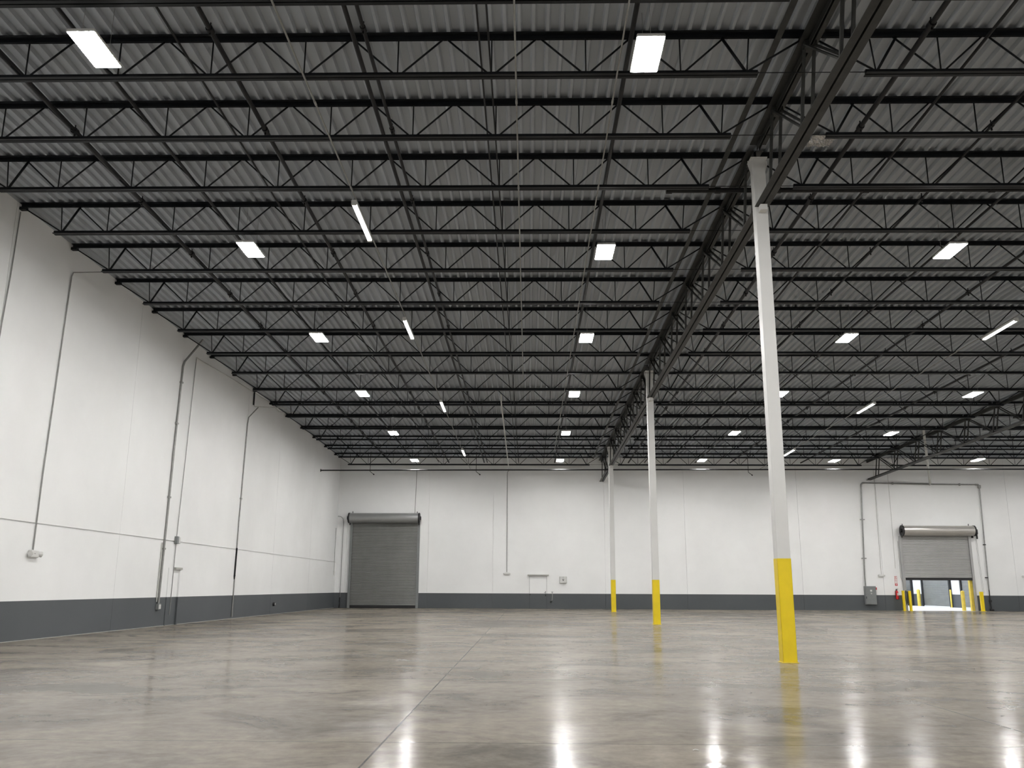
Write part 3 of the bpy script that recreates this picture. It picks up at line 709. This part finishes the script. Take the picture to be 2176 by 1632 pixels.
# ================================================================== ROOM BEHIND THE OPEN SHUTTER
WX = 31.75; YB = 80.0; XL = 16.0; Y0 = D + .25
for nm, a_, b_, m_, lb in [
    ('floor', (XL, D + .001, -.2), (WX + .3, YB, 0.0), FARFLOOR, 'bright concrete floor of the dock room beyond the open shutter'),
    ('ceiling', (XL, Y0, 9.2), (WX + .3, YB, 9.4), WHITE, 'white ceiling of the dock room beyond the open shutter'),
    ('wall_right', (WX, Y0, 0), (WX + .3, YB, 9.2), WALL, 'dock room wall with grey band seen through the open shutter'),
    ('wall_left', (XL - .2, Y0, 0), (XL, YB, 9.2), WALL, 'dock room left wall, hidden from view'),
    ('wall_back', (XL, YB, 0), (WX + .3, YB + .2, 9.2), WALL, 'dock room end wall seen at the left of the opening')]:
    tag(MB().box(a_, b_).build(nm, m_), lb, nm.split('_')[0], kind='structure')
def side_shutter(name, y0, y1, ztop, label):
    t = thing(name, label, 'roller shutter', (WX, (y0 + y1) / 2, 0), kind='structure'); O = t.location
    b = MB(O); n = int(ztop / .075); p = ztop / n; pts = []
    for k in range(n):
        for a, d in [(0, 0), (.15, .4), (.5, 1), (.85, .4), (.93, 0)]: pts.append(((k + a) * p, WX - .05 - d * .022))
    vs = [(xx, y0, zz) for zz, xx in pts] + [(xx, y1, zz) for zz, xx in pts]; k = len(pts)
    b.add(vs, [(i, i + 1, k + i + 1, k + i) for i in range(k - 1)]); b.build('curtain', SLAT, t)
    for y in (y0, y1):
        b = MB(O); b.box((WX - .16, y - .09, 0), (WX - .001, y + .09, ztop)); b.build('guide_rail', BLACK, t)
    b = MB(O); b.box((WX - .10, y0, 0), (WX - .02, y1, .06)); b.build('bottom_bar', WHITE, t)
side_shutter('door_4', 68.85, 73.6, 4.2, 'grey dock shutter seen straight through the open shutter door')
side_shutter('door_5', 62.2, 67.05, 4.2, 'second grey dock shutter, a sliver at the right of the opening')
side_shutter('door_6', 75.65, 79.6, 4.2, 'dark slice of a third dock shutter at the left of the opening')
def round_bollard(x, y, h, r, label, m=YELF):
    t = thing('bollard', label, 'bollard', (x, y, 0), 'round yellow bollards in the dock room'); O = t.location
    b = MB(O); b.tube([(x, y, 0), (x, y, h - r * .6), (x, y, h - r * .2), (x, y, h)], [r, r, r * .8, r * .25], 16); b.build('post', m, t)
round_bollard(27.70, 58.55, 1.24, .115, 'round yellow bollard just inside the opening at its right')
round_bollard(31.42, 73.85, 1.3, .13, 'distant yellow bollard left of the dock shutter')
round_bollard(31.50, 68.45, 1.3, .06, 'thin yellow bollard right of the dock shutter')
t = thing('jamb_guard', 'tall yellow steel jamb guard inside the right side of the opening', 'guard', (28.0, D + .2, 0)); O = t.location
b = MB(O); b.bevbox((27.90, D + .02, 0), (28.10, D + .24, 2.6), .01); b.build('channel', YELF, t)
# black dock equipment on the left
t = thing('dock_bumper', 'black dock equipment at the foot of the third dock shutter', 'equipment', (31.3, 76.3, 0)); O = t.location
b = MB(O); b.bevbox((31.25, 75.95, 0), (31.58, 76.9, 1.15), .05); b.bevbox((31.3, 76.2, 1.1), (31.5, 76.5, 1.35), .04); b.build('body', BLACK, t)
b = MB(O); b.box((31.24, 75.93, 0.02), (31.30, 75.99, 1.1)); b.build('edge_strip', YELF, t)
# lights of the dock room
for i, (x, y) in enumerate([(21, 63), (21, 70), (27.5, 63), (27.5, 69.5), (27.5, 76)]):
    t = thing('high_bay_light', 'dock room ceiling light out of sight, %s of five' % ORD[i], 'light', (x, y, 8.2), 'ceiling lights of the dock room'); O = t.location
    b = MB(O); b.bevbox((x - .3, y - .6, 8.22), (x + .3, y + .6, 8.3), .01); b.build('housing', PLAST, t)
    b = MB(O); b.box((x - .27, y - .57, 8.19), (x + .27, y + .57, 8.218)); b.build('lens', FARLENS, t)
    b = MB(O); b.tube([(x, y, 8.3), (x, y, 9.2)], .01, 5); b.build('hanger', GALV, t)

# ================================================================== LEFT WALL THINGS
xw = -L + .025
LG = 'conduits on the left wall'
run('wall_conduit', 'thin conduit near the left picture edge, from a high bracket down the wall', [(xw, 19.88, 10.2), (xw, 19.83, 8.5), (xw, 19.73, 6.9), (xw, 19.6, 2.0)], .014, GALV, group=LG)
run('wall_conduit', 'conduit dropping to the emergency light on the near left wall', [(-11.2, 22.50, 9.62), (xw + .03, 22.53, 9.61), (xw, 22.52, 9.5), (xw, 22.3, 4.0), (xw, 22.28, 2.18)], .018, GALV, group=LG)
t = run('wall_conduit', 'thick paired conduit with clips ending in an outlet on the grey band', [(-11.9, 30.95, 10.1), (xw + .03, 30.62, 9.2), (xw + .01, 30.55, 9.0), (xw + .01, 30.42, 6.0), (xw + .01, 30.27, .75)], .038, GALV, clips=[(xw + .01, 30.53, 8.4), (xw + .01, 30.44, 6.9), (xw + .01, 30.36, 4.3), (xw + .01, 30.3, 2.55)], group=LG)
b = MB(t.location); b.tube([(xw, 30.16, 2.75), (xw, 30.12, .8)], .02, 8); b.build('second_pipe', WPIPE, t)
t = thing('outlet_box', 'small grey outlet box on the grey band below the thick conduit', 'outlet', (-L, 30.25, .63)); O = t.location
b = MB(O); b.bevbox((-L, 30.14, .54), (-L + .10, 30.36, .74), .012); b.build('box', GRAY, t)
b = MB(O); b.box((-L + .10, 30.18, .57), (-L + .108, 30.33, .71)); b.build('cover_plate', PLAST, t)
run('wall_conduit', 'thin conduit through the grey and white junction box to the recessed door', [(xw, 31.75, 9.6), (xw, 31.55, 6.0), (xw, 31.36, 2.9), (xw, 31.33, 1.1), (xw, 31.30, .35)], .013, GALV, group=LG)
t = thing('junction_box', 'grey and white box on the wall joint right of the thick conduit', 'box', (-L, 31.36, 2.88)); O = t.location
b = MB(O); b.bevbox((-L, 31.24, 2.76), (-L + .11, 31.40, 3.02), .012); b.build('box', GRAY, t)
b = MB(O); b.bevbox((-L, 31.42, 2.77), (-L + .09, 31.60, 3.0), .012); b.build('horn', PLAST, t)
run('wall_conduit', 'conduit climbing from the wall box along the wall to the joists', [(xw, 31.74, 9.63), (xw, 36.5, 9.80), (xw, 41.4, 9.90), (xw + .1, 42.6, 9.72), (-11.4, 42.9, 9.70)], .018, WPIPE, group=LG)
t = thing('wall_bracket', 'black angle bracket high on the left wall under a joist end', 'bracket', (-L, 38.9, 9.2)); O = t.location
b = MB(O); b.box((-L + .02, 38.78, 9.28), (-L + .07, 38.84, 10.12)); b.build('upright', BLACKPIPE, t)
b = MB(O); b.tube([(-L + .04, 38.81, 9.34), (-L + .06, 38.9, 9.24), (-L + .5, 39.0, 9.22), (-L + 1.4, 39.2, 9.22)], .02, 8); b.build('elbow_pipe', WPIPE, t)
t = run('wall_conduit', 'grey conduit with peeling paint patch in the middle of the left wall', [(xw + .25, 38.75, 9.15), (xw + .02, 38.25, 8.6), (xw, 38.22, 8.3), (xw, 38.0, 4.0), (xw, 37.95, .08)], .026, GALV, clips=[(xw, 38.05, 5.0)], group=LG)
b = MB(t.location); b.tube([(xw, 37.98, 2.9), (xw, 37.93, 1.75)], .04, 8); b.tube([(xw, 37.93, 1.78), (xw, 37.93, 1.6)], [.05, .02], 8); b.build('dark_sleeve', BLACKPIPE, t)
t = thing('wall_socket', 'small round dark socket low on the grey band of the left wall', 'socket', (-L, 44.1, .47)); O = t.location
b = MB(O); b.tube([(-L, 44.1, .47), (-L + .08, 44.1, .47)], .09, 14); b.build('socket', BLACK, t)
b = MB(O); b.tube([(-L + .08, 44.14, .48), (-L + .10, 44.14, .48)], .045, 12); b.build('cap', PLAST, t)
t = thing('wall_socket', 'small pale box near the back corner of the left wall', 'socket', (-L, 57.4, 2.16)); O = t.location
b = MB(O); b.bevbox((-L, 57.25, 2.05), (-L + .08, 57.5, 2.28), .01); b.build('box', PLAST, t)
b = MB(O); b.tube([(-L + .03, 57.36, 2.28), (-L + .03, 57.36, 5.0)], .012, 6); b.build('pipe', GALV, t)
# man door in the left wall
t = thing('door_7', 'plain door frame in the left wall painted like the wall', 'door', (-L, 31.6, 0), kind='structure'); O = t.location
b = MB(O); b.box((-L, 31.84, 0), (-L + .07, 31.94, 1.93)); b.build('jamb', WALL, t)
b = MB(O); b.box((-L, 30.95, 0), (-L + .02, 31.02, 1.93)); b.build('jamb', WALL, t)
b = MB(O); b.box((-L, 31.38, 1.88), (-L + .10, 31.98, 1.95)); b.build('drip_cap', DOORW, t)
b = MB(O); b.box((-L, 31.02, 0.01), (-L + .012, 31.84, 1.88)); b.build('door_leaf', WALL, t)

# bottom edge trims
tag(MB().box((-L, 10, 0.0), (-L + .012, D, .012)).build('trim_1', DOORW), 'thin pale sealant bead along the foot of the left wall', 'trim', kind='structure')
# small things on the floor
t = thing('debris_scrap', 'tiny pale scrap lying alone on the open floor', 'debris', (1.39, 7.9, 0)); O = t.location
b = MB(O); b.tube([(1.37, 7.9, .006), (1.39, 7.91, .010), (1.42, 7.9, .005)], .004, 5); b.build('scrap', PLAST, t)

bpy.context.view_layer.update()
